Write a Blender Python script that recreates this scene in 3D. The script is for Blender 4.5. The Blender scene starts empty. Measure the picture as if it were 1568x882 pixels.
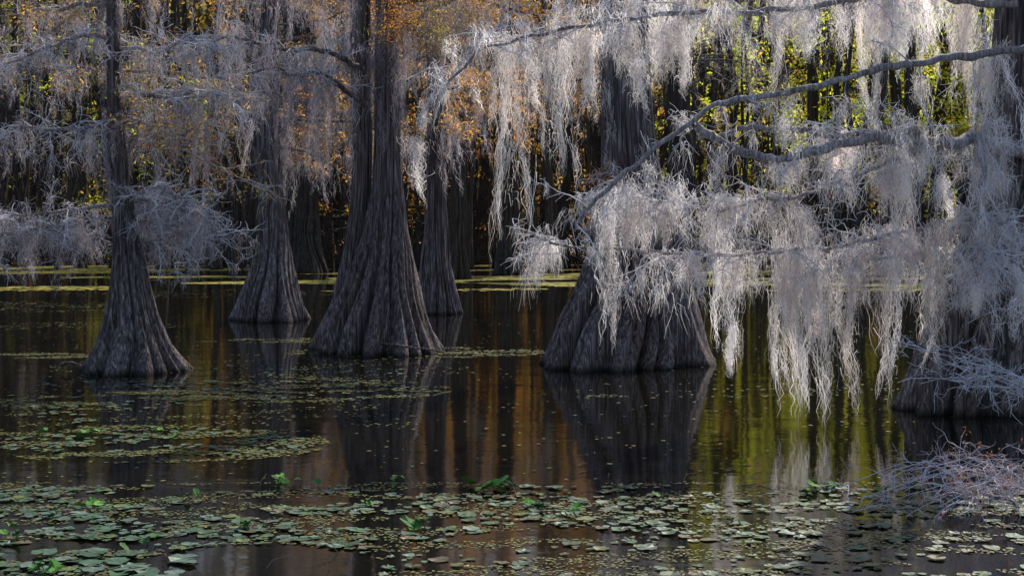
import bpy, math
import numpy as np
from mathutils import Vector
rng = np.random.default_rng(11)
F = 2178.0; H = 2.5          # focal length in image pixels and assumed camera height, for placing image coordinates
scene = bpy.context.scene

def at(x, y, d):
    return np.array([(x-784)/F*d, d, H+(350-y)/F*d])

# ------------------------------------------------------------------ mesh buffers
class Buf:
    def __init__(s): s.v=[]; s.f=[]; s.c=[]; s.n=0
    def add(s, v, f, c=(1,1,1)):
        s.v.append(v); s.f.append(f+s.n); s.n += len(v)
        s.c.append(np.broadcast_to(np.asarray(c,float), (len(v),3)))
    def obj(s, name, mat, parent=None, smooth=False):
        if not s.v: return None
        v=np.concatenate(s.v).astype(np.float32); f=np.concatenate(s.f).astype(np.int32); c=np.concatenate(s.c)
        me=bpy.data.meshes.new(name)
        me.vertices.add(len(v)); me.vertices.foreach_set("co", v.ravel())
        me.loops.add(f.size); me.loops.foreach_set("vertex_index", f.ravel())
        me.polygons.add(len(f)); me.polygons.foreach_set("loop_start", np.arange(0,f.size,4,dtype=np.int32))
        me.polygons.foreach_set("use_smooth", np.full(len(f), smooth, dtype=bool))
        me.update(calc_edges=True)
        a=me.color_attributes.new("Col",'FLOAT_COLOR','POINT')
        rgba=np.ones((len(v),4),np.float32); rgba[:,:3]=c
        a.data.foreach_set("color", rgba.ravel())
        me.materials.append(mat)
        o=bpy.data.objects.new(name, me); scene.collection.objects.link(o)
        if parent is not None:
            o.parent=parent; o.location=-parent.location
        return o

def empty(name, loc):
    e=bpy.data.objects.new(name,None); e.location=Vector([float(q) for q in loc]); e.empty_display_size=0.3
    scene.collection.objects.link(e); return e

def nrm(a): return a/np.maximum(np.linalg.norm(a,axis=-1,keepdims=True),1e-9)

def tubes(buf, P, R, sides=3, c=(1,1,1)):
    N,K,_=P.shape
    T=nrm(np.gradient(P,axis=1))
    ref=np.array([0.31,0.85,0.42])
    u=nrm(np.cross(T,ref)); v=np.cross(T,u)
    a=np.arange(sides)*2*np.pi/sides
    V=P[:,:,None,:]+R[:,:,None,None]*(np.cos(a)[None,None,:,None]*u[:,:,None,:]+np.sin(a)[None,None,:,None]*v[:,:,None,:])
    n=np.arange(N)[:,None,None]*K*sides; k=np.arange(K-1)[None,:,None]*sides; s=np.arange(sides)[None,None,:]; s2=(s+1)%sides
    q=np.stack([n+k+s, n+k+s2, n+k+sides+s2, n+k+sides+s],-1).reshape(-1,4)
    if np.ndim(c)==2: c=np.repeat(np.asarray(c),K*sides,axis=0)
    buf.add(V.reshape(-1,3), q, c)

def ribbons(buf, P, W, S, c=(1,1,1)):
    N,K,_=P.shape
    V=np.stack([P-S[:,None,:]*W[...,None]/2, P+S[:,None,:]*W[...,None]/2],2)
    n=np.arange(N)[:,None]*K*2; k=np.arange(K-1)[None,:]*2
    b=n+k
    q=np.stack([b,b+1,b+3,b+2],-1).reshape(-1,4)
    if np.ndim(c)==2: c=np.repeat(np.asarray(c),K*2,axis=0)
    buf.add(V.reshape(-1,3), q, c)

def moss(buf, A, L, spread=0.07, n=40, w=0.008, K=6, fuzz=True):
    """each drape: a tapering, meandering core of short overlapping curly strands"""
    A=np.asarray(A); M=len(A)
    if M==0: return
    L=np.broadcast_to(L,(M,)).astype(float)
    mult=np.clip(L/np.median(L),.5,2.2); cnt=np.maximum((n*mult*rng.uniform(.5,1.3,M)).astype(int),3)
    idx=np.repeat(np.arange(M),cnt); N=len(idx); t=np.linspace(0,1,K)
    Ld=L[idx]; sp=(spread*rng.uniform(.45,1.8,M))[idx]
    h=rng.uniform(0,1,N)**1.35*.82                     # start position down the drape
    ln=Ld*rng.uniform(.10,.34,N)*(1-.3*h)+.05
    mph=rng.uniform(0,6.28,(M,2))[idx]; mam=(rng.uniform(.2,.9,(M,2))*spread)[idx]; mfr=rng.uniform(1.5,5,M)[idx]
    dr=rng.normal(0,.09,(M,2))[idx]
    prof=(1-h)**.8*(.7+.5*np.sin(h*11+mph[:,0]))+.08
    off=rng.normal(0,1,(N,2))*sp[:,None]*prof[:,None]
    zz=h[:,None]*Ld[:,None]+ln[:,None]*t[None]
    P=np.empty((N,K,3)); fr=rng.uniform(.5,2.0,(N,2)); ph=rng.uniform(0,6.28,(N,2)); am=rng.uniform(.15,.6,(N,2))*spread
    for j in range(2):
        core=mam[:,j,None]*(np.sin(mfr[:,None]*zz+mph[:,j,None])-np.sin(mph[:,j,None]))+dr[:,j,None]*zz
        P[:,:,j]=A[idx][:,j,None]+core+off[:,j,None]*(1-.35*t)+am[:,j,None]*np.sin(6.28*fr[:,j,None]*t+ph[:,j,None])
    P[:,:,2]=A[idx][:,2,None]-zz+rng.normal(0,.02,(N,1))
    W=w*rng.uniform(.6,1.4,(N,1))*(1-0.8*t)[None,:]
    th=rng.uniform(0,np.pi,N); S=nrm(np.stack([np.cos(th),np.sin(th),rng.normal(0,.3,N)],1))
    tone=rng.uniform(.55,1.12,M)[idx]*rng.uniform(.85,1.1,N)
    warm=rng.uniform(0,.12,M)[idx]
    ribbons(buf,P,W,S,np.stack([tone,tone*(1-warm*.5),tone*(1-warm)],1))
    if fuzz:
        nf=np.maximum(cnt//3,2); idx=np.repeat(np.arange(M),nf); N=len(idx); k2=5; t=np.linspace(0,1,k2)
        Ld=L[idx]; zz=rng.uniform(0,.8,N); th=rng.uniform(0,6.28,N); l=rng.uniform(.04,.13,N)*(spread/0.07)
        r0=np.abs(rng.normal(0,spread*.6,N))*(1-.6*zz)
        P=np.empty((N,k2,3)); rr=r0[:,None]+l[:,None]*np.sin(t*1.9)[None]*.7
        P[:,:,0]=A[idx][:,0,None]+np.cos(th)[:,None]*rr+rng.normal(0,.008,(N,k2))
        P[:,:,1]=A[idx][:,1,None]+np.sin(th)[:,None]*rr+rng.normal(0,.008,(N,k2))
        P[:,:,2]=A[idx][:,2,None]-(zz*Ld)[:,None]+l[:,None]*(.35*np.sin(t*3)-1.1*t*t)[None]
        W=np.full((N,k2),w*.7)*(1-.5*t); S=np.stack([-np.sin(th),np.cos(th),rng.normal(0,.5,N)],1)
        ribbons(buf,P,W,nrm(S),(.92,.9,.88))

def tufts(buf, A, size=.12, n=12, w=.007):
    """small ragged moss tufts caught on twigs"""
    M=len(A); idx=np.repeat(np.arange(M),n); N=len(idx); K=5; t=np.linspace(0,1,K)
    s=(size*rng.uniform(.4,1.7,M))[idx]; d=nrm(rng.normal(0,1,(N,3))*np.array([1,1,.7]))
    P=A[idx][:,None,:]+rng.normal(0,.3,(N,1,3))*s[:,None,None]+d[:,None,:]*(s[:,None]*.7*t[None])[...,None]
    P[:,:,2]-=s[:,None]*1.5*(t**1.6)[None]; P+=rng.normal(0,.08,P.shape)*s[:,None,None]
    tone=rng.uniform(.55,1.1,M)[idx]
    ribbons(buf,P,w*rng.uniform(.6,1.3,(N,1))*(1-.7*t)[None],nrm(rng.normal(0,1,(N,3))),np.stack([tone,tone*.98,tone*.96],1))

def interp_line(P, t):
    K=P.shape[1]; x=t*(K-1); i=np.clip(np.floor(x).astype(int),0,K-2); f=(x-i)[...,None]
    n=np.arange(P.shape[0])[:,None]
    return P[n,i]*(1-f)+P[n,i+1]*f, nrm(P[n,i+1]-P[n,i])

def children(P, per, length, droop=0.25, wig=0.35, follow=0.6, K=6, tmin=0.12, updown=0.5):
    N=P.shape[0]; t=rng.uniform(tmin,1,(N,per))
    p,T=interp_line(P,t); p=p.reshape(-1,3); T=T.reshape(-1,3); n=len(p)
    r=rng.normal(0,1,(n,3)); r[:,2]*=updown; d=nrm(nrm(r)+T*follow)
    L=length*rng.uniform(.45,1.25,n)
    w=np.cumsum(rng.normal(0,wig,(n,K-1,3)),axis=1)
    D=d[:,None,:]+w*0.8; D[:,:,2]-=droop*np.arange(K-1)[None,:]
    D=nrm(D)*(L/(K-1))[:,None,None]
    return np.concatenate([p[:,None,:], p[:,None,:]+np.cumsum(D,axis=1)],axis=1)

def resample(pts, K):
    pts=np.asarray(pts,float); s=np.r_[0,np.cumsum(np.linalg.norm(np.diff(pts,axis=0),axis=1))]; u=np.linspace(0,s[-1],K)
    return np.stack([np.interp(u,s,pts[:,j]) for j in range(3)],1)

def limb(buf, pts, r0, r1, K=60, wob=0.03, sides=9):
    P=resample(pts,K)
    k=np.ones(5)/5
    for j in range(3):
        e=np.pad(P[:,j],2,mode='edge'); P[:,j]=np.convolve(e,k,'valid')
    n=np.cumsum(rng.normal(0,1,(K,3)),0); n-=np.linspace(0,1,K)[:,None]*n[-1]; P+=n*wob*0.25
    R=np.linspace(r0,r1,K)*(1+0.2*np.convolve(rng.normal(0,1,K+4),k,'valid'))
    tubes(buf,P[None],np.maximum(R,.004)[None],sides)
    return P[None]

def taper(P, r0, r1): return np.linspace(r0,r1,P.shape[1])[None,:]*rng.uniform(.7,1.3,(P.shape[0],1))

def leaves(buf, C, rad, per, card, col, flat=0.5, aspect=1.0):
    M=len(C); idx=np.repeat(np.arange(M),per); N=len(idx)
    rad=np.broadcast_to(rad,(M,))[idx]
    p=C[idx]+rng.normal(0,1,(N,3))*rad[:,None]*np.array([.6,.6,.6*flat])
    u=nrm(rng.normal(0,1,(N,3))); v=nrm(np.cross(u,rng.normal(0,1,(N,3))))
    s=card*rng.uniform(.5,1.4,(N,1)); a=u*s*.5; b=v*s*.5*aspect
    k=rng.uniform(.3,1,(N,1))
    V=np.stack([p-a,p-b*k,p+a,p+b],1).reshape(-1,3)
    c=np.repeat(col[idx]*rng.uniform(.6,1.25,(N,1)),4,axis=0)
    buf.add(V,np.arange(N*4).reshape(-1,4),np.clip(c,0,.9))

# ------------------------------------------------------------------ materials
def newmat(name):
    m=bpy.data.materials.new(name); m.use_nodes=True; nt=m.node_tree; nt.nodes.clear()
    out=nt.nodes.new('ShaderNodeOutputMaterial'); return m,nt,out
def noise(nt, scale, mapscale=(1,1,1), detail=4, rough=.6):
    tc=nt.nodes.new('ShaderNodeTexCoord'); mp=nt.nodes.new('ShaderNodeMapping'); mp.inputs['Scale'].default_value=mapscale
    n=nt.nodes.new('ShaderNodeTexNoise'); n.inputs['Scale'].default_value=scale; n.inputs['Detail'].default_value=detail; n.inputs['Roughness'].default_value=rough
    nt.links.new(tc.outputs['Object'],mp.inputs[0]); nt.links.new(mp.outputs[0],n.inputs['Vector']); return n
def ramp(nt, src, stops):
    r=nt.nodes.new('ShaderNodeValToRGB'); e=r.color_ramp.elements
    while len(e)<len(stops): e.new(0.5)
    for i,(p,c) in enumerate(stops): e[i].position=p; e[i].color=(*c,1)
    nt.links.new(src,r.inputs[0]); return r
def mixc(nt,a,b,fac,mode='MULTIPLY'):
    m=nt.nodes.new('ShaderNodeMix'); m.data_type='RGBA'; m.blend_type=mode
    if isinstance(fac,(int,float)): m.inputs[0].default_value=fac
    else: nt.links.new(fac,m.inputs[0])
    nt.links.new(a,m.inputs[6]); nt.links.new(b,m.inputs[7]); return m.outputs[2]

def bark_mat(name, lo, mid, hi, bump=1.0):
    m,nt,out=newmat(name); b=nt.nodes.new('ShaderNodeBsdfPrincipled'); b.inputs['Roughness'].default_value=.8
    b.inputs['Specular IOR Level'].default_value=.3
    n=noise(nt,6.0,(4.6,4.6,.11),8,.68); n2=noise(nt,1.1,(1,1,.4),3)
    r=ramp(nt,n.outputs[0],[(.38,lo),(.52,mid),(.68,hi)])
    r2=ramp(nt,n2.outputs[0],[(.3,(.66,.53,.47)),(.7,(1,1,1))])
    c=mixc(nt,r.outputs[0],r2.outputs[0],1.0)
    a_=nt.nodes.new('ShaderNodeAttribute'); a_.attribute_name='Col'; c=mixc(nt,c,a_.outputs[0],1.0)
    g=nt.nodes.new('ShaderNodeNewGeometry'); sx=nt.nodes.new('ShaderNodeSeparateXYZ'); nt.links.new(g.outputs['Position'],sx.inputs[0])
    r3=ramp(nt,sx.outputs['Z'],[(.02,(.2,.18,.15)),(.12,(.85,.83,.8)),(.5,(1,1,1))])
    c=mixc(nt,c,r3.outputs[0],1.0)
    nt.links.new(c,b.inputs['Base Color'])
    bp=nt.nodes.new('ShaderNodeBump'); bp.inputs['Strength'].default_value=bump; bp.inputs['Distance'].default_value=.06
    nt.links.new(n.outputs[0],bp.inputs['Height']); nt.links.new(bp.outputs[0],b.inputs['Normal'])
    nt.links.new(b.outputs[0],out.inputs[0]); return m
def thin_mat(name, stops, kd=.5, kt=.5, scale=1.2):
    m,nt,out=newmat(name)
    at_=nt.nodes.new('ShaderNodeAttribute'); at_.attribute_name='Col'
    if stops:
        n=noise(nt,scale,(1,1,.6),3); r=ramp(nt,n.outputs[0],stops); c=mixc(nt,r.outputs[0],at_.outputs[0],1.0)
    else: c=at_.outputs[0]
    def sc(k):
        v=nt.nodes.new('ShaderNodeVectorMath'); v.operation='SCALE'; v.inputs['Scale'].default_value=k; nt.links.new(c,v.inputs[0]); return v.outputs[0]
    d=nt.nodes.new('ShaderNodeBsdfDiffuse'); nt.links.new(sc(kd),d.inputs[0])
    if kt>0:
        t=nt.nodes.new('ShaderNodeBsdfTranslucent'); mx=nt.nodes.new('ShaderNodeAddShader')
        nt.links.new(sc(kt),t.inputs[0]); nt.links.new(d.outputs[0],mx.inputs[0]); nt.links.new(t.outputs[0],mx.inputs[1]); nt.links.new(mx.outputs[0],out.inputs[0])
    else: nt.links.new(d.outputs[0],out.inputs[0])
    return m

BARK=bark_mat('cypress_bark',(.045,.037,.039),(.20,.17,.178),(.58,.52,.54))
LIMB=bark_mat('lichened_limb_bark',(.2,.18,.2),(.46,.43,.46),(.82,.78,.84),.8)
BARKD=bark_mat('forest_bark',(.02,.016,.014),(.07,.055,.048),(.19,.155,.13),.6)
TWIG=thin_mat('twig_bark',[(.3,(.42,.4,.44)),(.7,(.84,.82,.88))],1,0,3)
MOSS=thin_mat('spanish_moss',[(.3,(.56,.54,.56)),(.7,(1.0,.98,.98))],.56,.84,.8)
MOSSM=thin_mat('spanish_moss_painted_shade',[(.3,(.36,.33,.38)),(.7,(.78,.74,.81))],.47,.55,.8)  # darker lavender copy of the moss, grove shade painted into its colour
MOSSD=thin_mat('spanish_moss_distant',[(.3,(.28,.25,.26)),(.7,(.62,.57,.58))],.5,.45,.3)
LEAF=thin_mat('autumn_leaf',None,.45,.8)

m,nt,out=newmat('lake_water'); WATER=m
b=nt.nodes.new('ShaderNodeBsdfPrincipled'); b.inputs['Base Color'].default_value=(.006,.0055,.003,1); b.inputs['Roughness'].default_value=.06; b.inputs['IOR'].default_value=1.7
n1=noise(nt,1.0,(.55,1.1,1),3,.5); n2=noise(nt,7,(.6,1.3,1),2,.5)
ad=nt.nodes.new('ShaderNodeMath'); ad.operation='MULTIPLY_ADD'; ad.inputs[1].default_value=.12
nt.links.new(n2.outputs[0],ad.inputs[0]); nt.links.new(n1.outputs[0],ad.inputs[2])
bp=nt.nodes.new('ShaderNodeBump'); bp.inputs['Strength'].default_value=1; bp.inputs['Distance'].default_value=.007
nt.links.new(ad.outputs[0],bp.inputs['Height']); nt.links.new(bp.outputs[0],b.inputs['Normal']); nt.links.new(b.outputs[0],out.inputs[0])

m,nt,out=newmat('forest_floor'); GROUND=m
b=nt.nodes.new('ShaderNodeBsdfPrincipled'); b.inputs['Roughness'].default_value=1; b.inputs['Specular IOR Level'].default_value=.05
n1=noise(nt,.35,(1,1,1),6,.7); r=ramp(nt,n1.outputs[0],[(.4,(.012,.01,.006)),(.55,(.03,.022,.01)),(.7,(.07,.05,.015))])
nt.links.new(r.outputs[0],b.inputs['Base Color']); nt.links.new(b.outputs[0],out.inputs[0])

def padmat(name,rough,spec):
    m,nt,out=newmat(name)
    b=nt.nodes.new('ShaderNodeBsdfPrincipled'); b.inputs['Roughness'].default_value=rough; b.inputs['Specular IOR Level'].default_value=spec
    a_=nt.nodes.new('ShaderNodeAttribute'); a_.attribute_name='Col'; n1=noise(nt,14,(1,1,1),4,.7); r=ramp(nt,n1.outputs[0],[(.3,(.55,.5,.45)),(.65,(1.1,1.1,1.05))])
    nt.links.new(mixc(nt,a_.outputs[0],r.outputs[0],1.0),b.inputs['Base Color'])
    bp=nt.nodes.new('ShaderNodeBump'); bp.inputs['Strength'].default_value=.4; bp.inputs['Distance'].default_value=.01
    nt.links.new(n1.outputs[0],bp.inputs['Height']); nt.links.new(bp.outputs[0],b.inputs['Normal']); nt.links.new(b.outputs[0],out.inputs[0]); return m
PAD=padmat('pad_leaf',.5,.3); UPLEAF=padmat('emergent_leaf',.7,.2)

# ------------------------------------------------------------------ trunks
def trunk(buf, prof, d, top=17, seed=0, nth=220, flute=1.0, dy=0.0):
    """prof: list of (y, centre x, width) in image pixels, scaled to assumed depth d"""
    rs=np.random.default_rng(seed)
    ys=np.array([p[0] for p in prof],float); zz=H+(350-ys)/F*d; cx=(np.array([p[1] for p in prof])-784)/F*d; rr=np.array([p[2] for p in prof])/F*d/2
    zz[0]=0
    o=np.argsort(zz); zz,cx,rr=zz[o],cx[o],rr[o]
    slope=(cx[-1]-cx[-2])/(zz[-1]-zz[-2])
    cx=np.r_[cx[0],cx,cx[-1]+slope*(top-zz[-1])*.5]; zz=np.r_[-1.3,zz,top]; rr=np.r_[rr[0]*1.04,rr,rr[-1]*.45]
    z=np.r_[-1.3,-.5,np.linspace(-.1,3.2,100),np.linspace(3.3,top,50)]
    x0=np.interp(z,zz,cx); r=np.interp(z,zz,rr)
    k=np.hanning(9); k/=k.sum()
    sm=lambda a: np.convolve(np.pad(a,4,mode='edge'),k,'valid')
    x0=sm(x0); r=sm(r)
    x0=x0+.05*np.sin(z*.9+rs.uniform(0,6))*np.clip(z/3,0,1)
    th=np.linspace(0,2*np.pi,nth,endpoint=False); TH,Z=np.meshgrid(th,z)
    g=np.clip((r-r[-20])/(rr[1]-r[-20]+1e-6),0,1.1)[:,None]
    tw=rs.uniform(-.05,.05); T=TH+tw*Z+.16*np.sin(TH*2+rs.uniform(0,6))+.07*np.sin(Z*1.3+rs.uniform(0,6))+.05*np.sin(Z*2.7+3*TH)
    n1=rs.integers(10,14); n2=rs.integers(23,29); n3=rs.integers(43,57)
    a1=rs.uniform(0,6,4)
    env=1+.55*np.sin(TH*3+a1[3])
    q1=1-2*np.abs(np.sin(n1*T/2+a1[0]))**.7; q2=1-2*np.abs(np.sin(n2*T/2+a1[1]+.6*np.sin(Z*1.1+TH)))**.7
    f1=-q1*.11*env; f2=-q2*.065*(1+.5*np.sin(TH*5+Z))
    f3=np.sin(n3*T+a1[2]+.5*np.sin(Z*2.1+TH*5))*.016
    f0=.07*np.sin(2*TH+a1[0])+.06*np.sin(3*TH+a1[1])
    foot=np.exp(-np.clip(Z,0,9)/.22)*(.0+.09*np.abs(np.sin(n1*T/2+a1[0]))**1.5*env)
    R=r[:,None]*(1+flute*(f0*(.4+.6*g)+f1*(.2+1.0*g)+f2*(.4+.9*g)+f3)+foot*g*.7)
    groove_shade=np.clip(.66+.3*(f1+f2)/.12*(.4+.7*g)+.12,.3,1.15)  # cavity shade painted into the bark colour: grooves darker, ridges lighter
    V=np.stack([x0[:,None]+R*np.cos(TH), d+dy+R*np.sin(TH), Z],-1).reshape(-1,3)
    nz=len(z); i=np.arange(nz-1)[:,None]*nth; j=np.arange(nth)[None]; j2=(j+1)%nth
    buf.add(V,np.stack([i+j,i+j2,i+nth+j2,i+nth+j],-1).reshape(-1,4),np.repeat(groove_shade.reshape(-1,1),3,1))
    return lambda h:(np.interp(h,z,x0), np.interp(h,z,r))

def crown(wood, tw, ms, ctr, d, n, zlo, zhi, length, moss_n=10, mlen=(.5,1.5), az=None, strands=36, leafbuf=None, leafcol=None, tert=5, w=.008, nleaf=110, ntuft=22):
    """random side limbs with twigs and hanging moss"""
    for i in range(n):
        z=rng.uniform(zlo,zhi); x,r=ctr(z)
        a=rng.uniform(0,2*np.pi) if az is None else az+rng.normal(0,.7)
        if az is None and math.sin(a)<-.6: a+=math.pi*.6     # few limbs straight toward open water
        L=length*rng.uniform(.5,1.3); rise=rng.uniform(-.1,.35)
        p0=np.array([x+.5*r*np.cos(a),d+.5*r*np.sin(a),z]); dv=np.array([np.cos(a),np.sin(a),rise])
        pts=[p0+dv*L*s+np.array([0,0,-.25*L*s*s])+rng.normal(0,.08,3)*s*2 for s in np.linspace(0,1,6)]
        P=limb(wood,pts,max(.02,L*.014),.007,30,.05,6)
        S=children(P,max(6,int(L*5)),.75,.12,.3,.7)
        tubes(tw,S,taper(S,.010,.004),3)
        T3=children(S,tert,.3,.1,.4,.6,5); tubes(tw,T3,taper(T3,.005,.003),3)
        k=max(2,int(moss_n*L/4)); t=rng.uniform(.15,1,(1,k)); A,_=interp_line(P,t); A=A.reshape(-1,3)
        A2=S[rng.integers(0,len(S),k),rng.integers(1,6,k)]
        moss(ms,np.r_[A,A2],mlen[0]+(mlen[1]-mlen[0])*rng.beta(1.1,2.2,2*k),.07*w/.008,strands,w)
        e=T3[:,1:].reshape(-1,3)
        if ntuft: tufts(ms,e[rng.integers(0,len(e),ntuft)],.11*(w/.008)**.6,9,w*.9)
        if leafbuf is not None and nleaf:
            e=e[rng.integers(0,len(e),nleaf)]
            leaves(leafbuf,e,.10,5,.07*w/.008,np.asarray(leafcol)[rng.integers(0,len(leafcol),len(e))],1,.35)

GOLD=(.74,.48,.09); ORANGE=(.72,.32,.08); LIME=(.8,.9,.08); OLIVE=(.24,.24,.07); RUST=(.4,.15,.06); BROWN=(.22,.13,.06)

specs={
 'A':dict(d=25.0,p=[(568,200,136),(530,200,102),(480,197,72),(430,195,54),(380,192,41),(330,188,33),(250,184,27),(150,180,22),(0,172,19)]),
 'B':dict(d=38.9,p=[(490,415,104),(450,415,82),(410,417,62),(380,418,49),(330,415,40),(250,414,35),(150,412,31),(0,410,28)]),
 'C':dict(d=29.0,p=[(538,578,168),(500,578,144),(450,580,114),(400,584,86),(350,587,62),(300,589,48),(250,591,40),(150,594,36),(0,598,34)]),
 'D':dict(d=41.9,p=[(480,672,64),(440,668,53),(400,667,43),(350,670,35),(250,668,29),(0,662,25)]),
 'E':dict(d=26.4,p=[(556,952,222),(500,955,194),(450,960,162),(400,967,138),(350,972,119),(300,965,97),(250,960,80),(150,960,72),(0,958,68)]),
 'F':dict(d=20.0,p=[(622,1492,220),(570,1502,208),(500,1517,188),(430,1532,163),(350,1548,140),(250,1562,125),(0,1578,110)]),
 'G':dict(d=80.0,p=[(418,474,56),(380,473,42),(300,470,31),(0,465,27)]),
 'H':dict(d=76.0,p=[(421,780,44),(380,779,30),(200,775,24),(0,772,21)]),
 'I':dict(d=54.0,p=[(450,1046,60),(400,1044,40),(200,1042,32),(0,1040,28)]),
 'J':dict(d=70.0,p=[(428,700,36),(380,700,24),(200,704,20),(0,706,18)]),
}
trees={}
for i,(k,s) in enumerate(specs.items()):
    d=s['d']; x=(s['p'][0][1]-784)/F*d
    e=empty('bald_cypress_tree' if i==0 else 'bald_cypress_tree.%03d'%i,(x,d,0))
    W=Buf(); top=14 if d<50 else 26
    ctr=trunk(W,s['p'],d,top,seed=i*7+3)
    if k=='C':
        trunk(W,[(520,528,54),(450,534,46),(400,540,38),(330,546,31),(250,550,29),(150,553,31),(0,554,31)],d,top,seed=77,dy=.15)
    trees[k]=dict(e=e,W=W,B=Buf(),T=Buf(),M=Buf(),L=Buf(),c=ctr,d=d)
# moss caught on the upper bark
for k,z0,z1,m,ln,w in [('B',4.4,9.5,26,(.6,2.0),.011),('C',4.6,7.4,26,(.5,1.6),.008),('D',4.6,10,20,(.6,1.8),.011),('E',4.0,7,16,(.4,1.4),.007),('A',3.2,7,38,(.3,1.0),.007)]:
    t=trees[k]; A=[]
    for _ in range(m):
        z=rng.uniform(z0,z1); x,r=t['c'](z); a=rng.uniform(-3.3,.2); A.append((x+r*1.25*np.cos(a),t['d']+r*1.25*np.sin(a),z))
    moss(t['M'],np.array(A),rng.uniform(*ln,m),.075*w/.008,40,w)

t=trees['A']
crown(t['B'],t['T'],t['M'],t['c'],25,15,2.1,3.0,1.3,4,(.2,.5),tert=9,ntuft=12)
crown(t['B'],t['T'],t['M'],t['c'],25,13,3.8,7.5,2.6,6,(.3,1.2),tert=7,leafbuf=t['L'],leafcol=[RUST,GOLD,OLIVE],ntuft=16)
for pts in ([(172,60,25),(120,62,24.6),(60,80,24),(0,108,23.5),(-80,120,23)],[(188,170,25),(120,200,24.3),(40,190,24),(-60,215,23.5)],[(190,320,25),(110,322,24.6),(40,330,24.2),(-50,345,24)],
            [(180,75,25),(240,80,24.8),(290,60,24.4),(340,85,24)],[(190,300,25),(250,290,24.7),(300,320,24.4),(340,370,24.2)],[(120,345,24.6),(60,350,24.4),(0,360,24.2),(-60,385,24)],
            [(182,130,25),(240,150,24.8),(310,140,24.4),(360,160,24)]):
    P=limb(t['B'],[at(*p) for p in pts],.042,.012,40,.06,6)
    S=children(P,34,.8,.2,.3,.4); tubes(t['T'],S,taper(S,.010,.004)); T3=children(S,10,.3,.15,.4,.5,5); tubes(t['T'],T3,taper(T3,.005,.003))
    A=S[rng.integers(0,len(S),18),rng.integers(1,5,18)]; moss(t['M'],A,rng.uniform(.2,1.0,18),.07,36,.007)
    e=T3.reshape(-1,3); tufts(t['M'],e[rng.integers(0,len(e),80)],.11,9,.007)
t=trees['B']
crown(t['B'],t['T'],t['M'],t['c'],38.9,15,4.6,10,3.4,9,(.5,2.2),tert=4,strands=24,w=.011,leafbuf=t['L'],leafcol=[ORANGE,BROWN,GOLD],ntuft=12)
t=trees['C']
crown(t['B'],t['T'],t['M'],t['c'],29,11,4.9,9,3.0,8,(.5,2.0),tert=5,strands=34,w=.009,leafbuf=t['L'],leafcol=[ORANGE,GOLD,BROWN],ntuft=16)
for pts in ([(560,110,28.7),(500,85,28),(430,75,27.5),(350,60,27),(280,75,26.5)],[(570,160,28.7),(500,120,28),(420,100,27.6),(330,120,27)],[(600,60,28.7),(640,20,28),(700,-10,27.5),(760,-20,27)]):
    P=limb(t['B'],[at(*p) for p in pts],.06,.015,50,.09,7)
    S=children(P,34,.9,.2,.3,.4); tubes(t['T'],S,taper(S,.011,.004)); T3=children(S,9,.3,.15,.4,.5,5); tubes(t['T'],T3,taper(T3,.005,.003))
    A=S[rng.integers(0,len(S),34),rng.integers(1,5,34)]; moss(t['M'],A,rng.uniform(.3,1.9,34),.08,40,.0075)
    e=T3.reshape(-1,3); tufts(t['M'],e[rng.integers(0,len(e),90)],.13,9,.0075)
for x0,x1,y0,y1,m in [(505,545,-20,120,12),(600,640,-20,130,9),(560,600,0,120,5)]:
    A=np.array([at(rng.uniform(x0,x1),rng.uniform(y0,y1),28.6+rng.uniform(-.3,.4)) for _ in range(m)]); moss(t['M'],A,rng.uniform(.9,2.4,m),.09,60,.008)
C=np.array([at(x,y,dd) for x,y,dd in zip(rng.uniform(585,765,90),rng.uniform(-60,85,90),rng.uniform(25,28,90))]); C=C[(C[:,2]>5.6+np.abs(C[:,0]+1.4)*.25)]
leaves(t['L'],C,.32,100,.055,np.array([(.6,.38,.07),(.6,.25,.06),(.42,.37,.06),BROWN])[rng.integers(0,4,len(C))],.6,.3)
t=trees['D']
crown(t['B'],t['T'],t['M'],t['c'],41.9,10,4.8,10,2.5,5,(.5,1.8),tert=4,strands=22,w=.011,leafbuf=t['L'],leafcol=[ORANGE,ORANGE,GOLD],ntuft=8)
t=trees['E']
crown(t['B'],t['T'],t['M'],t['c'],26.4,8,5.2,9,3,7,(.4,1.4),tert=5,w=.0075,leafbuf=t['L'],leafcol=[ORANGE,GOLD,BROWN])
crown(t['B'],t['T'],t['M'],t['c'],26.4,3,2.6,3.6,1.1,4,(.3,.6),az=-1.57,tert=6,w=.0075,leafbuf=t['L'],leafcol=[ORANGE,RUST],nleaf=60)
for k in 'GHIJ':
    t=trees[k]; crown(t['B'],t['T'],t['M'],t['c'],t['d'],12,8,20,4.5,5,(1,3.4),tert=3,strands=18,w=.028,ntuft=0)

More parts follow.
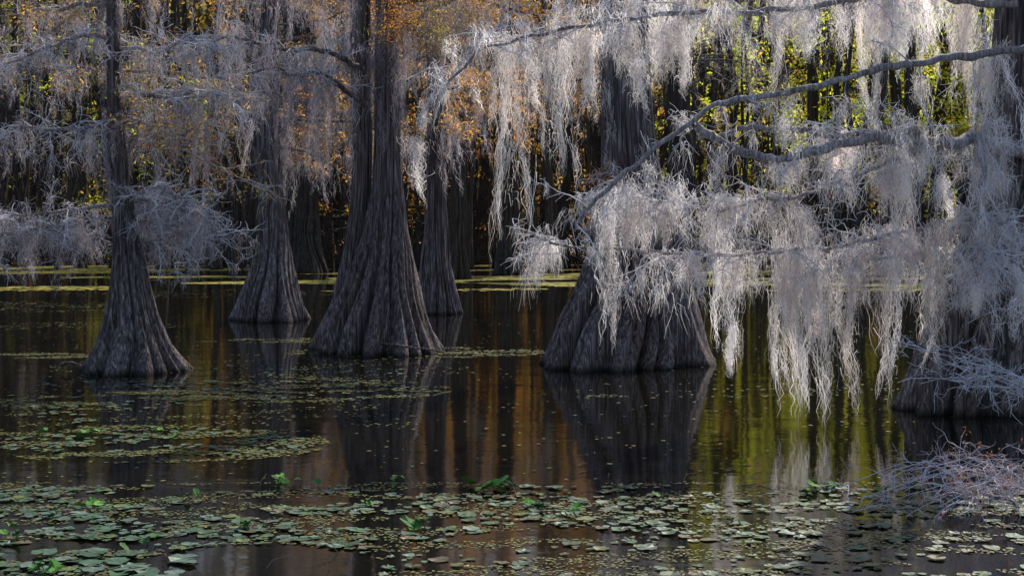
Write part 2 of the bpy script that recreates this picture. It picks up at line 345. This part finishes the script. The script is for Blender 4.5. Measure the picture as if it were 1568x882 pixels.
# --- right-hand tree with the long moss-hung limbs
t=trees['F']; W,T,M=t['B'],t['T'],t['M']
limbs=[
 ([(1600,78,18),(1470,80,17.8),(1380,90,17.6),(1300,105,17.5),(1200,126,17.4),(1140,134,17.3),(1082,143,17.2),(1030,190,17.1),(960,245,17),(905,305,16.9),(877,356,16.8)],.055,.022,12,5,(.2,.6),12),
 ([(1600,240,19.6),(1500,212,18.6),(1430,214,18.2),(1340,212,18),(1270,224,17.8),(1215,240,17.7),(1150,233,17.6),(1100,220,17.5),(1062,190,17.4)],.10,.05,26,22,(.2,1.1),80),
 ([(1420,212,18.2),(1385,192,18.1),(1290,207,18),(1200,200,17.9),(1130,198,17.8),(1070,215,17.7)],.055,.028,18,9,(.2,1.0),60),
 ([(1420,-40,18.6),(1300,-5,18.2),(1150,8,18),(1050,14,17.9),(950,30,17.8),(850,44,17.7),(780,60,17.6),(715,92,17.5),(680,135,17.4)],.05,.014,58,50,(.2,1.05),190),
 ([(1560,10,19),(1400,-10,19.4),(1200,-30,19.6),(1000,-20,19.6),(860,-5,19.5)],.05,.02,26,28,(.4,1.5),50),
 ([(1640,-30,20),(1500,-50,20.3),(1350,-45,20.6)],.05,.02,18,34,(.7,2.4),30),
 ([(1495,205,18.4),(1512,270,18.1),(1506,340,18),(1500,400,17.9),(1480,450,17.8)],.035,.014,22,9,(.2,.8),70),
 ([(1490,330,18.4),(1560,350,18),(1540,400,17.6),(1600,440,17.4)],.03,.014,22,8,(.2,.8),60),
 ([(1430,220,18.3),(1330,270,18.1),(1220,305,18),(1120,330,17.9),(1030,312,17.8),(940,300,17.7),(880,312,17.6)],.032,.012,52,32,(.2,.9),200),
 ([(1560,320,18.6),(1450,340,18.4),(1330,370,18.3),(1210,385,18.2),(1110,395,18.1),(1010,380,18),(900,372,17.9),(800,352,17.8)],.032,.012,52,28,(.2,.8),190),
 ([(1560,400,18.7),(1470,395,18.5),(1380,400,18.4),(1290,410,18.3),(1190,420,18.2)],.025,.01,32,18,(.25,.9),120),
]
for pts,r0,r1,ns,nm,ml,ntf in limbs:
    P=limb(W,[at(*p) for p in pts],r0,r1,90,.05,9)
    S=children(P,ns,.75,.18,.35,.4,tmin=.05); tubes(T,S,taper(S,.011,.005))
    T3=children(S,9,.28,.15,.45,.5,5); tubes(T,T3,taper(T3,.0055,.0035))
    k=nm//3; A,_=interp_line(P,rng.uniform(.03,1,(1,k))); A=A.reshape(-1,3)
    A2=S[rng.integers(0,len(S),nm-k),rng.integers(1,6,nm-k)]; A=np.r_[A,A2]
    L=ml[0]+(ml[1]-ml[0])*rng.beta(1.1,1.9,len(A)); moss(M,A,L,.09,92,.0064,6)
    e=np.r_[T3.reshape(-1,3),S.reshape(-1,3)]; tufts(M,e[rng.integers(0,len(e),ntf)],.13,14,.0064)
for x,y,b,dd in [(782,62,345,17.6),(850,48,265,17.7),(905,35,150,17.8),(1205,330,615,18),(1190,340,585,18),(1225,330,600,18),(1265,380,625,18),(1300,380,540,18),(1362,380,590,18.2),(1440,330,540,18.2),(1425,330,500,18.2),(1385,225,430,18),(1530,60,210,18.8),(1500,70,190,18.8),(1110,330,530,18),(930,310,500,17.8),(1325,0,200,18.4)]:
    A=np.array([at(x+rng.normal(0,6),y+10*j,dd) for j in range(3)]); moss(M,A,(b-y)/F*dd*1.05,.075,110,.0065,6)
crown(W,T,M,t['c'],20,5,3.2,6,2.0,6,(.3,1.0),tert=5)
P=np.stack([resample([at(1600,600,17.5),at(1520+rng.normal(0,20),570+rng.normal(0,20),17.2),at(1430+rng.normal(0,25),570+rng.normal(0,30),17)],10) for _ in range(6)])
P+=np.cumsum(rng.normal(0,.02,P.shape),1); tubes(T,P,taper(P,.009,.004)); S=children(P,14,.45,.1,.4,.5); tubes(T,S,taper(S,.005,.003)); S=children(S,4,.2,.1,.4,.5,4); tubes(T,S,taper(S,.0035,.0025))

for k,t in trees.items():
    near=t['d']<50
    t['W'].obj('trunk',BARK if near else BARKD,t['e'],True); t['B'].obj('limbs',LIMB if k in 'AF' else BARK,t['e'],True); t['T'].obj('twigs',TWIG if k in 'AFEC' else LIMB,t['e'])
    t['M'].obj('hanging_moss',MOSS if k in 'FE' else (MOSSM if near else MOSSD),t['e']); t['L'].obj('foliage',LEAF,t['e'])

# ------------------------------------------------------------------ distant forest
def n3(p,s):
    x,y,z=(p*s).T; return np.sin(x+1.7*np.sin(y*.9+z))+np.sin(y*1.3+z*1.1+1.3*np.sin(x*.7))+np.sin(z*1.6-x*.8+2)
fe=empty('distant_cypress_forest',(0,100,0))
W=Buf(); n=270
d=rng.uniform(82,145,n); x=rng.uniform(-1,1,n)*(d*.36+12); ht=rng.uniform(22,34,n); r=rng.uniform(.16,.45,n)
K=12; tz=np.array([0,.01,.03,.06,.1,.18,.3,.45,.6,.75,.9,1.0]); zz=-1+tz[None]*(ht[:,None]+1)
lean=rng.normal(0,.02,(n,2)); bend=rng.normal(0,.25,(n,K,2)); bend[:,:5]=0
P=np.stack([x[:,None]+lean[:,:1]*zz+bend[...,0],d[:,None]+lean[:,1:]*zz+bend[...,1],zz],-1)
R=r[:,None]*np.array([2.7,2.5,2.1,1.6,1.25,1.0,.92,.85,.7,.55,.35,.1])[None]
tubes(W,P,R,12)
B=children(P,14,4.0,.06,.18,.25,7,.25,.4); tubes(W,B,taper(B,.09,.02),4)
B2=children(B,4,1.4,.1,.3,.5,5); tubes(W,B2,taper(B2,.03,.012),3)
n2=320; d2=rng.uniform(84,140,n2); x2=rng.uniform(-1,1,n2)*(d2*.36+10); h2=rng.uniform(8,20,n2)
zz=-1+np.linspace(0,1,7)[None]*h2[:,None]; P2=np.stack([x2[:,None]+rng.normal(0,.03,(n2,1))*zz+rng.normal(0,.1,(n2,7)),d2[:,None]+0*zz,zz],-1)
tubes(W,P2,rng.uniform(.06,.16,(n2,1))*np.linspace(1.3,.4,7)[None],5)
W.obj('trunks_and_branches',BARKD,fe,True)
M=Buf(); bb=B[:,1:].reshape(-1,3); bb=bb[(bb[:,2]>6.5)&(n3(bb,.25)>-.8)]; A=bb[rng.integers(0,len(bb),1500)]
moss(M,A,1.0+3.2*rng.beta(1.2,2.2,len(A)),.24,18,.045,5,False)
px=bb[:,0]/bb[:,1]*F+784; bl=bb[(((px<580)&(bb[:,2]>8))|((px>=950)&(bb[:,2]>13.5))|((px>=580)&(bb[:,2]>16)))&(bb[:,1]<112)]; A=bl[rng.integers(0,len(bl),1500)]
moss(M,A,1.2+3.6*rng.beta(1.2,1.8,len(A)),.28,22,.042,5,False)
M.obj('hanging_moss',MOSSD,fe)
def regioncol(C):
    b=C[:,0]/C[:,1]*F+784; u=rng.uniform(0,1,len(C)); out=np.empty((len(C),3))
    for i in range(len(C)):
        q=b[i]
        if q<300: pal=[OLIVE,GOLD,BROWN,LIME]
        elif q<560: pal=[GOLD,OLIVE,ORANGE,GOLD]
        elif q<1000: pal=[ORANGE,GOLD,ORANGE,GOLD]
        else: pal=[LIME,LIME,GOLD,LIME]
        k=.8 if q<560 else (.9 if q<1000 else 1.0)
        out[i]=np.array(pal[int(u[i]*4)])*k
    return out
Lf=Buf()
b2=B2[:,2:].reshape(-1,3); b2=b2[(b2[:,2]>3.5)&(b2[:,1]>84)]
bx=b2[:,0]/b2[:,1]*F+784; right=(bx>1020)&(b2[:,2]>8.5); mid=(bx>560)&(bx<920)&(b2[:,2]>7.5)
front=b2[:,1]<104
sel=(n3(b2,.42)>.6)|(right&(n3(b2,.3)>-.8))|(mid&(n3(b2,.35)>-.6))|((b2[:,2]>10)&(n3(b2,.3)>.5))
b3=b2[sel&(front|(rng.uniform(0,1,len(b2))<.6))]
C=b3[rng.integers(0,len(b3),3300)]
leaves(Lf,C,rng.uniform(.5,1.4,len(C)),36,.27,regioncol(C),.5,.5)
b4=b2[right&(b2[:,1]<112)&(n3(b2,.22)>0)]; C=b4[rng.integers(0,len(b4),750)]
leaves(Lf,C,rng.uniform(.6,1.3,len(C)),40,.3,regioncol(C),.7,.55)
b5=b2[mid&(b2[:,2]>9)&(b2[:,1]<112)&(n3(b2,.25)>-.2)]; C=b5[rng.integers(0,len(b5),480)]
leaves(Lf,C,rng.uniform(.6,1.3,len(C)),40,.28,regioncol(C),.7,.5)
Cb=np.stack([rng.uniform(-75,75,1200),rng.uniform(138,160,1200),rng.uniform(1,44,1200)],1)
leaves(Lf,Cb,rng.uniform(2,4,len(Cb)),32,.8,regioncol(Cb)*np.where(Cb[:,2]>12,.7,.2)[:,None],.6,.6)  # low leaves of the back wall coloured darker, as painted understorey shade
Cu=np.stack([rng.uniform(-50,50,380),rng.uniform(88,130,380),rng.uniform(.5,8,380)],1)
leaves(Lf,Cu,rng.uniform(.5,1.2,len(Cu)),24,.22,regioncol(Cu),.6,.5)
Lf.obj('foliage',LEAF,fe)

# ------------------------------------------------------------------ ground, water
nx,ny=160,160
gx=np.linspace(-600,600,nx); gy=np.linspace(-300,900,ny); X,Y=np.meshgrid(gx,gy)
def sstep(a,b,v): q=np.clip((v-a)/(b-a),0,1); return q*q*(3-2*q)
Z=-1.3+1.9*sstep(125,150,Y)+48*sstep(165,230,Y)+3*np.sin(X*.05)*sstep(165,230,Y)+2*np.sin(X*.13+Y*.07)*sstep(165,230,Y)  # rise at the back is an added hill that blocks sky behind the forest
g=Buf(); i=np.arange(ny-1)[:,None]*nx; j=np.arange(nx-1)[None]
g.add(np.stack([X,Y,Z],-1).reshape(-1,3),np.stack([i+j,i+j+1,i+nx+j+1,i+nx+j],-1).reshape(-1,4)); g.obj('ground',GROUND,None,True)
wv=np.array([[-500,-250,0],[500,-250,0],[500,160,0],[-500,160,0]],float); wb=Buf(); wb.add(wv,np.array([[0,1,2,3]])); wb.obj('water',WATER)

# ------------------------------------------------------------------ floating plants
def gnd(x,y):
    d=H*F/(y-350); return (x-784)/F*d, d
def field(x,y): return np.sin(x*1.7+2*np.sin(y*1.3))+np.sin(x*3.1-y*4.3+1)+.8*np.sin(x*.7+y*6.1+2*np.sin(x*1.1))+.6*np.sin(x*6.3+y*9.1)
def pads(buf,x,y,r,z,cols,cup=.06,tilt=.03):
    n=len(x); m=13; gap=rng.uniform(.15,.5,n); a0=rng.uniform(0,6.28,n)
    a=a0[:,None]+gap[:,None]/2+np.linspace(0,1,m)[None]*(6.2832-gap[:,None])
    rr=r[:,None]*(1+.09*np.sin(3*a+a0[:,None])+rng.normal(0,.05,(n,m)))
    tx,ty=rng.normal(0,tilt,(2,n))
    V=np.empty((n,m+1,3)); V[:,0,0]=x; V[:,0,1]=y; V[:,0,2]=z
    V[:,1:,0]=x[:,None]+rr*np.cos(a); V[:,1:,1]=y[:,None]+rr*np.sin(a)
    V[:,1:,2]=z[:,None]+rr*(np.cos(a)*tx[:,None]+np.sin(a)*ty[:,None])+np.abs(rng.normal(0,cup,(n,m)))*rr
    V[:,:,2]=np.maximum(V[:,:,2],.003) if tilt<.1 else V[:,:,2]
    q=np.array([[0,1+2*k,2+2*k,3+2*k] for k in range(6)]); f=(np.arange(n)[:,None,None]*(m+1)+q[None]).reshape(-1,4)
    buf.add(V.reshape(-1,3),f,np.repeat(cols,m+1,axis=0))
padcols=np.array([(.06,.13,.075),(.10,.17,.13),(.045,.09,.045),(.14,.20,.17),(.12,.15,.04),(.11,.09,.045),(.05,.12,.045)])
NC=len(padcols)
def hole(x,d):
    px=x/d*F+784; py=350+H*F/d
    return ((px-400)/190)**2+((py-868)/34)**2<1
pe=Buf()
n=15000; y=rng.uniform(7.5,13.8,n); x=rng.uniform(-6.2,6.2,n); f=field(x*.8,y*1.2)+.9*((y<13.2)-.5)
px=x/y*F+784
keep=(f>0)&~hole(x,y)&(rng.uniform(0,1,n)<np.where(px<560,.75,np.where(y<11.3,.22,.48)))
x,y=x[keep],y[keep]; r=np.where(rng.uniform(0,1,len(x))<.27,rng.uniform(.042,.082,len(x)),rng.uniform(.016,.042,len(x)))
pads(pe,x,y,r,rng.uniform(.005,.014,len(x)),padcols[rng.integers(0,NC,len(x))]*rng.uniform(.65,1.3,(len(x),1)),.08)
n=50; x=rng.uniform(-4,-2.4,n); y=rng.uniform(9.2,11,n); pads(pe,x,y,rng.uniform(.06,.12,n),rng.uniform(.02,.03,n),padcols[rng.integers(0,4,n)])
patches=[(410,597,240,16,420),(230,678,230,22,460),(60,640,90,10,80),(640,540,170,7,160),(130,615,150,12,110),(1200,770,380,14,200),(500,570,150,6,60),(200,585,160,7,60)]
for cx,cy,rx,ry,m in patches:
    a=rng.uniform(0,6.28,m); q=rng.uniform(0,1,m)**.6*1.1; X_,Y_=gnd(cx+rx*q*np.cos(a),cy+ry*q*np.sin(a)); k=field(X_*1.3,Y_*1.3)>-.2; X_,Y_=X_[k],Y_[k]; m=len(X_)
    pads(pe,X_,Y_,rng.uniform(.02,.06,m),rng.uniform(.006,.014,m),padcols[rng.integers(1,NC,m)])
pe.obj('lily_pads',PAD)
dw=Buf()
def flakes(x,y,s,cols):
    n=len(x); a=rng.uniform(0,6.28,(n,1))+np.array([0,1.57,3.14,4.71])[None]+rng.normal(0,.25,(n,4)); rr=s[:,None]*rng.uniform(.6,1.2,(n,4))
    V=np.stack([x[:,None]+rr*np.cos(a),y[:,None]+rr*np.sin(a),np.repeat(rng.uniform(.002,.012,(n,1)),4,1)],-1).reshape(-1,3)
    dw.add(V,np.arange(4*n).reshape(-1,4),np.repeat(cols,4,axis=0))
dcol=np.array([(.15,.18,.04),(.22,.21,.045),(.09,.14,.035),(.16,.11,.045)])
n=46000; y=rng.uniform(8,14,n); x=rng.uniform(-6.5,6.5,n); k=(field(x*.9+3,y*2)>.2)&~hole(x,y); flakes(x[k],y[k],rng.uniform(.008,.022,k.sum()),dcol[rng.integers(0,4,k.sum())])
for cx,cy,rx,ry,m in [(420,597,250,18,5000),(220,680,260,26,5000),(640,540,180,8,3200),(60,545,80,4,900),(950,608,60,4,150),(140,612,190,14,2500),(400,565,300,20,1200),(430,522,120,4,900),(60,470,130,8,900),(120,500,150,6,700),(300,450,200,6,900),(1180,600,200,8,200),(300,640,330,30,1500)]:
    a=rng.uniform(0,6.28,m); q=rng.uniform(0,1,m)**.6*1.1; X_,Y_=gnd(cx+rx*q*np.cos(a),cy+ry*q*np.sin(a)); k=field(X_*.8,Y_*1.4)>.1
    flakes(X_[k],Y_[k],rng.uniform(.012,.035,k.sum())*np.clip(Y_[k]/24,1,2),dcol[rng.integers(0,4,k.sum())])
n=2500; y=rng.uniform(14,60,n); x=rng.uniform(-.4,.4,n)*y; flakes(x,y,rng.uniform(.015,.04,n),dcol[rng.integers(0,4,n)])
n=60000; y=rng.uniform(56,98,n); x=rng.uniform(-.42,.42,n)*y; f=np.sin(x*.12+1.5*np.sin(y*.2))+np.sin(x*.31-y*.5)+.7*np.sin(y*.9+x*.07)
k=(f>.1)&(rng.uniform(0,1,n)<np.clip((y-55)/12,0,1)); flakes(x[k],y[k],rng.uniform(.1,.3,k.sum()),np.array([(.45,.4,.06),(.55,.46,.06),(.25,.24,.05)])[rng.integers(0,3,k.sum())])
dw.obj('duckweed',PAD)
up=Buf()
for cx,cy,m,s in [(762,752,12,.075),(140,668,7,.05),(272,668,4,.04),(425,742,5,.05),(460,745,4,.045),(135,778,3,.055),(85,792,3,.05),(640,812,4,.07),(1240,750,6,.055),(1268,748,5,.05),(20,828,4,.06),(60,878,4,.06),(820,775,6,.04),(362,815,3,.055),(200,850,3,.05),(600,740,4,.04),(1345,758,5,.04),(880,795,3,.045),(560,775,4,.04),(290,760,3,.04),(1010,770,3,.04),(240,660,3,.035),(60,665,3,.035),(1120,800,3,.035)]:
    X0,Y0=gnd(cx,cy)
    for _ in range(m):
        X1=X0+rng.normal(0,s*1.1); Y1=Y0+rng.normal(0,.12); z=rng.uniform(.02,.02+s)
        pads(up,np.array([X1]),np.array([Y1]),np.array([s*rng.uniform(.6,1.1)]),np.array([z]),np.array([[(.08,.26,.04),(.12,.34,.05),(.05,.16,.04)][rng.integers(0,3)]]),.2,.3)
        P=np.stack([resample([(X1,Y1,z),(X1+.02,Y1+.01,z*.5),(X1+.05,Y1,-.1)],4)]); tubes(up,P,np.full((1,4),.005),4,(.08,.14,.04))
for _ in range(40):
    X1=rng.uniform(-3.5,3.5); Y1=rng.uniform(10,14.5); dx=rng.normal(0,.15); P=np.stack([resample([(X1,Y1,-.05),(X1+dx*.3,Y1,.06),(X1+dx,Y1+.05,rng.uniform(.02,.12))],5)]); tubes(up,P,np.full((1,5),.004),4,(.3,.2,.12))
up.obj('spatterdock_leaves',UPLEAF)

# ------------------------------------------------------------------ bare shrub, lower right
e=empty('swamp_shrub',at(1600,790,12.6)*np.array([1,1,0])); Wd=Buf(); Lf=Buf()
P=[]
for _ in range(22):
    sx=rng.uniform(1480,1660); ex=sx-rng.uniform(90,260); hy=rng.uniform(690,745)
    dd=rng.uniform(12.2,13.2); P.append(resample([at(sx,800,dd),at(sx-30,hy+20,dd),at((sx+ex)/2,hy,dd-.2),at(ex,hy+rng.uniform(20,60),dd-.3)],12))
P=np.stack(P)+np.cumsum(rng.normal(0,.012,(22,12,3)),1); tubes(Wd,P,taper(P,.006,.003),4,(1,.97,1))
S=children(P,8,.35,.12,.35,.6); tubes(Wd,S,taper(S,.0034,.0018),3,(.95,.9,.93)); S2=children(S,3,.14,.1,.4,.5,4); tubes(Wd,S2,taper(S2,.0024,.0016),3,(.9,.83,.85))
q=S2[:,1:].reshape(-1,3); q=q[rng.integers(0,len(q),550)]; leaves(Lf,q,.03,4,.026,np.array([RUST,(.25,.1,.05),(.25,.15,.07)])[rng.integers(0,3,len(q))],1,.35)
Wd.obj('branches',TWIG,e); Lf.obj('foliage',LEAF,e)
for pts in ([(92,560,24.9),(110,558,24.9),(135,566,24.8)],[(560,524,28.2),(600,526,27.8),(640,532,27.6),(685,540,27.5)],[(590,538,28),(620,518,27.8)]):
    b_=Buf(); limb(b_,[at(*p) for p in pts],.03,.015,16,.03,7); b_.obj('driftwood_branch',BARK,None,True)

# ------------------------------------------------------------------ light
az=math.radians(28); el=math.radians(46)
w=bpy.data.worlds.new("World"); scene.world=w; w.use_nodes=True; nt=w.node_tree; nt.nodes.clear()
o=nt.nodes.new('ShaderNodeOutputWorld'); bg=nt.nodes.new('ShaderNodeBackground'); sk=nt.nodes.new('ShaderNodeTexSky'); sk.sky_type='NISHITA'; sk.sun_disc=False
sk.sun_elevation=el; sk.sun_rotation=az; bg.inputs[1].default_value=.14
nt.links.new(sk.outputs[0],bg.inputs[0]); nt.links.new(bg.outputs[0],o.inputs[0])
l=bpy.data.lights.new('sun','SUN'); l.energy=5; l.angle=math.radians(.5); l.color=(1,.92,.79)
so=bpy.data.objects.new('sun',l); scene.collection.objects.link(so)
v=Vector((math.sin(az)*math.cos(el),math.cos(az)*math.cos(el),math.sin(el))); so.rotation_euler=v.to_track_quat('Z','Y').to_euler(); so.location=v*80

cam=bpy.data.cameras.new('camera'); co=bpy.data.objects.new('camera',cam); scene.collection.objects.link(co); scene.camera=co
cam.lens=50; cam.sensor_width=36; cam.clip_end=3000; cam.shift_y=-91/1568; co.location=(0,0,H); co.rotation_euler=(math.pi/2,0,0)
scene.view_settings.view_transform='Standard'; scene.view_settings.look='None'; scene.view_settings.exposure=0
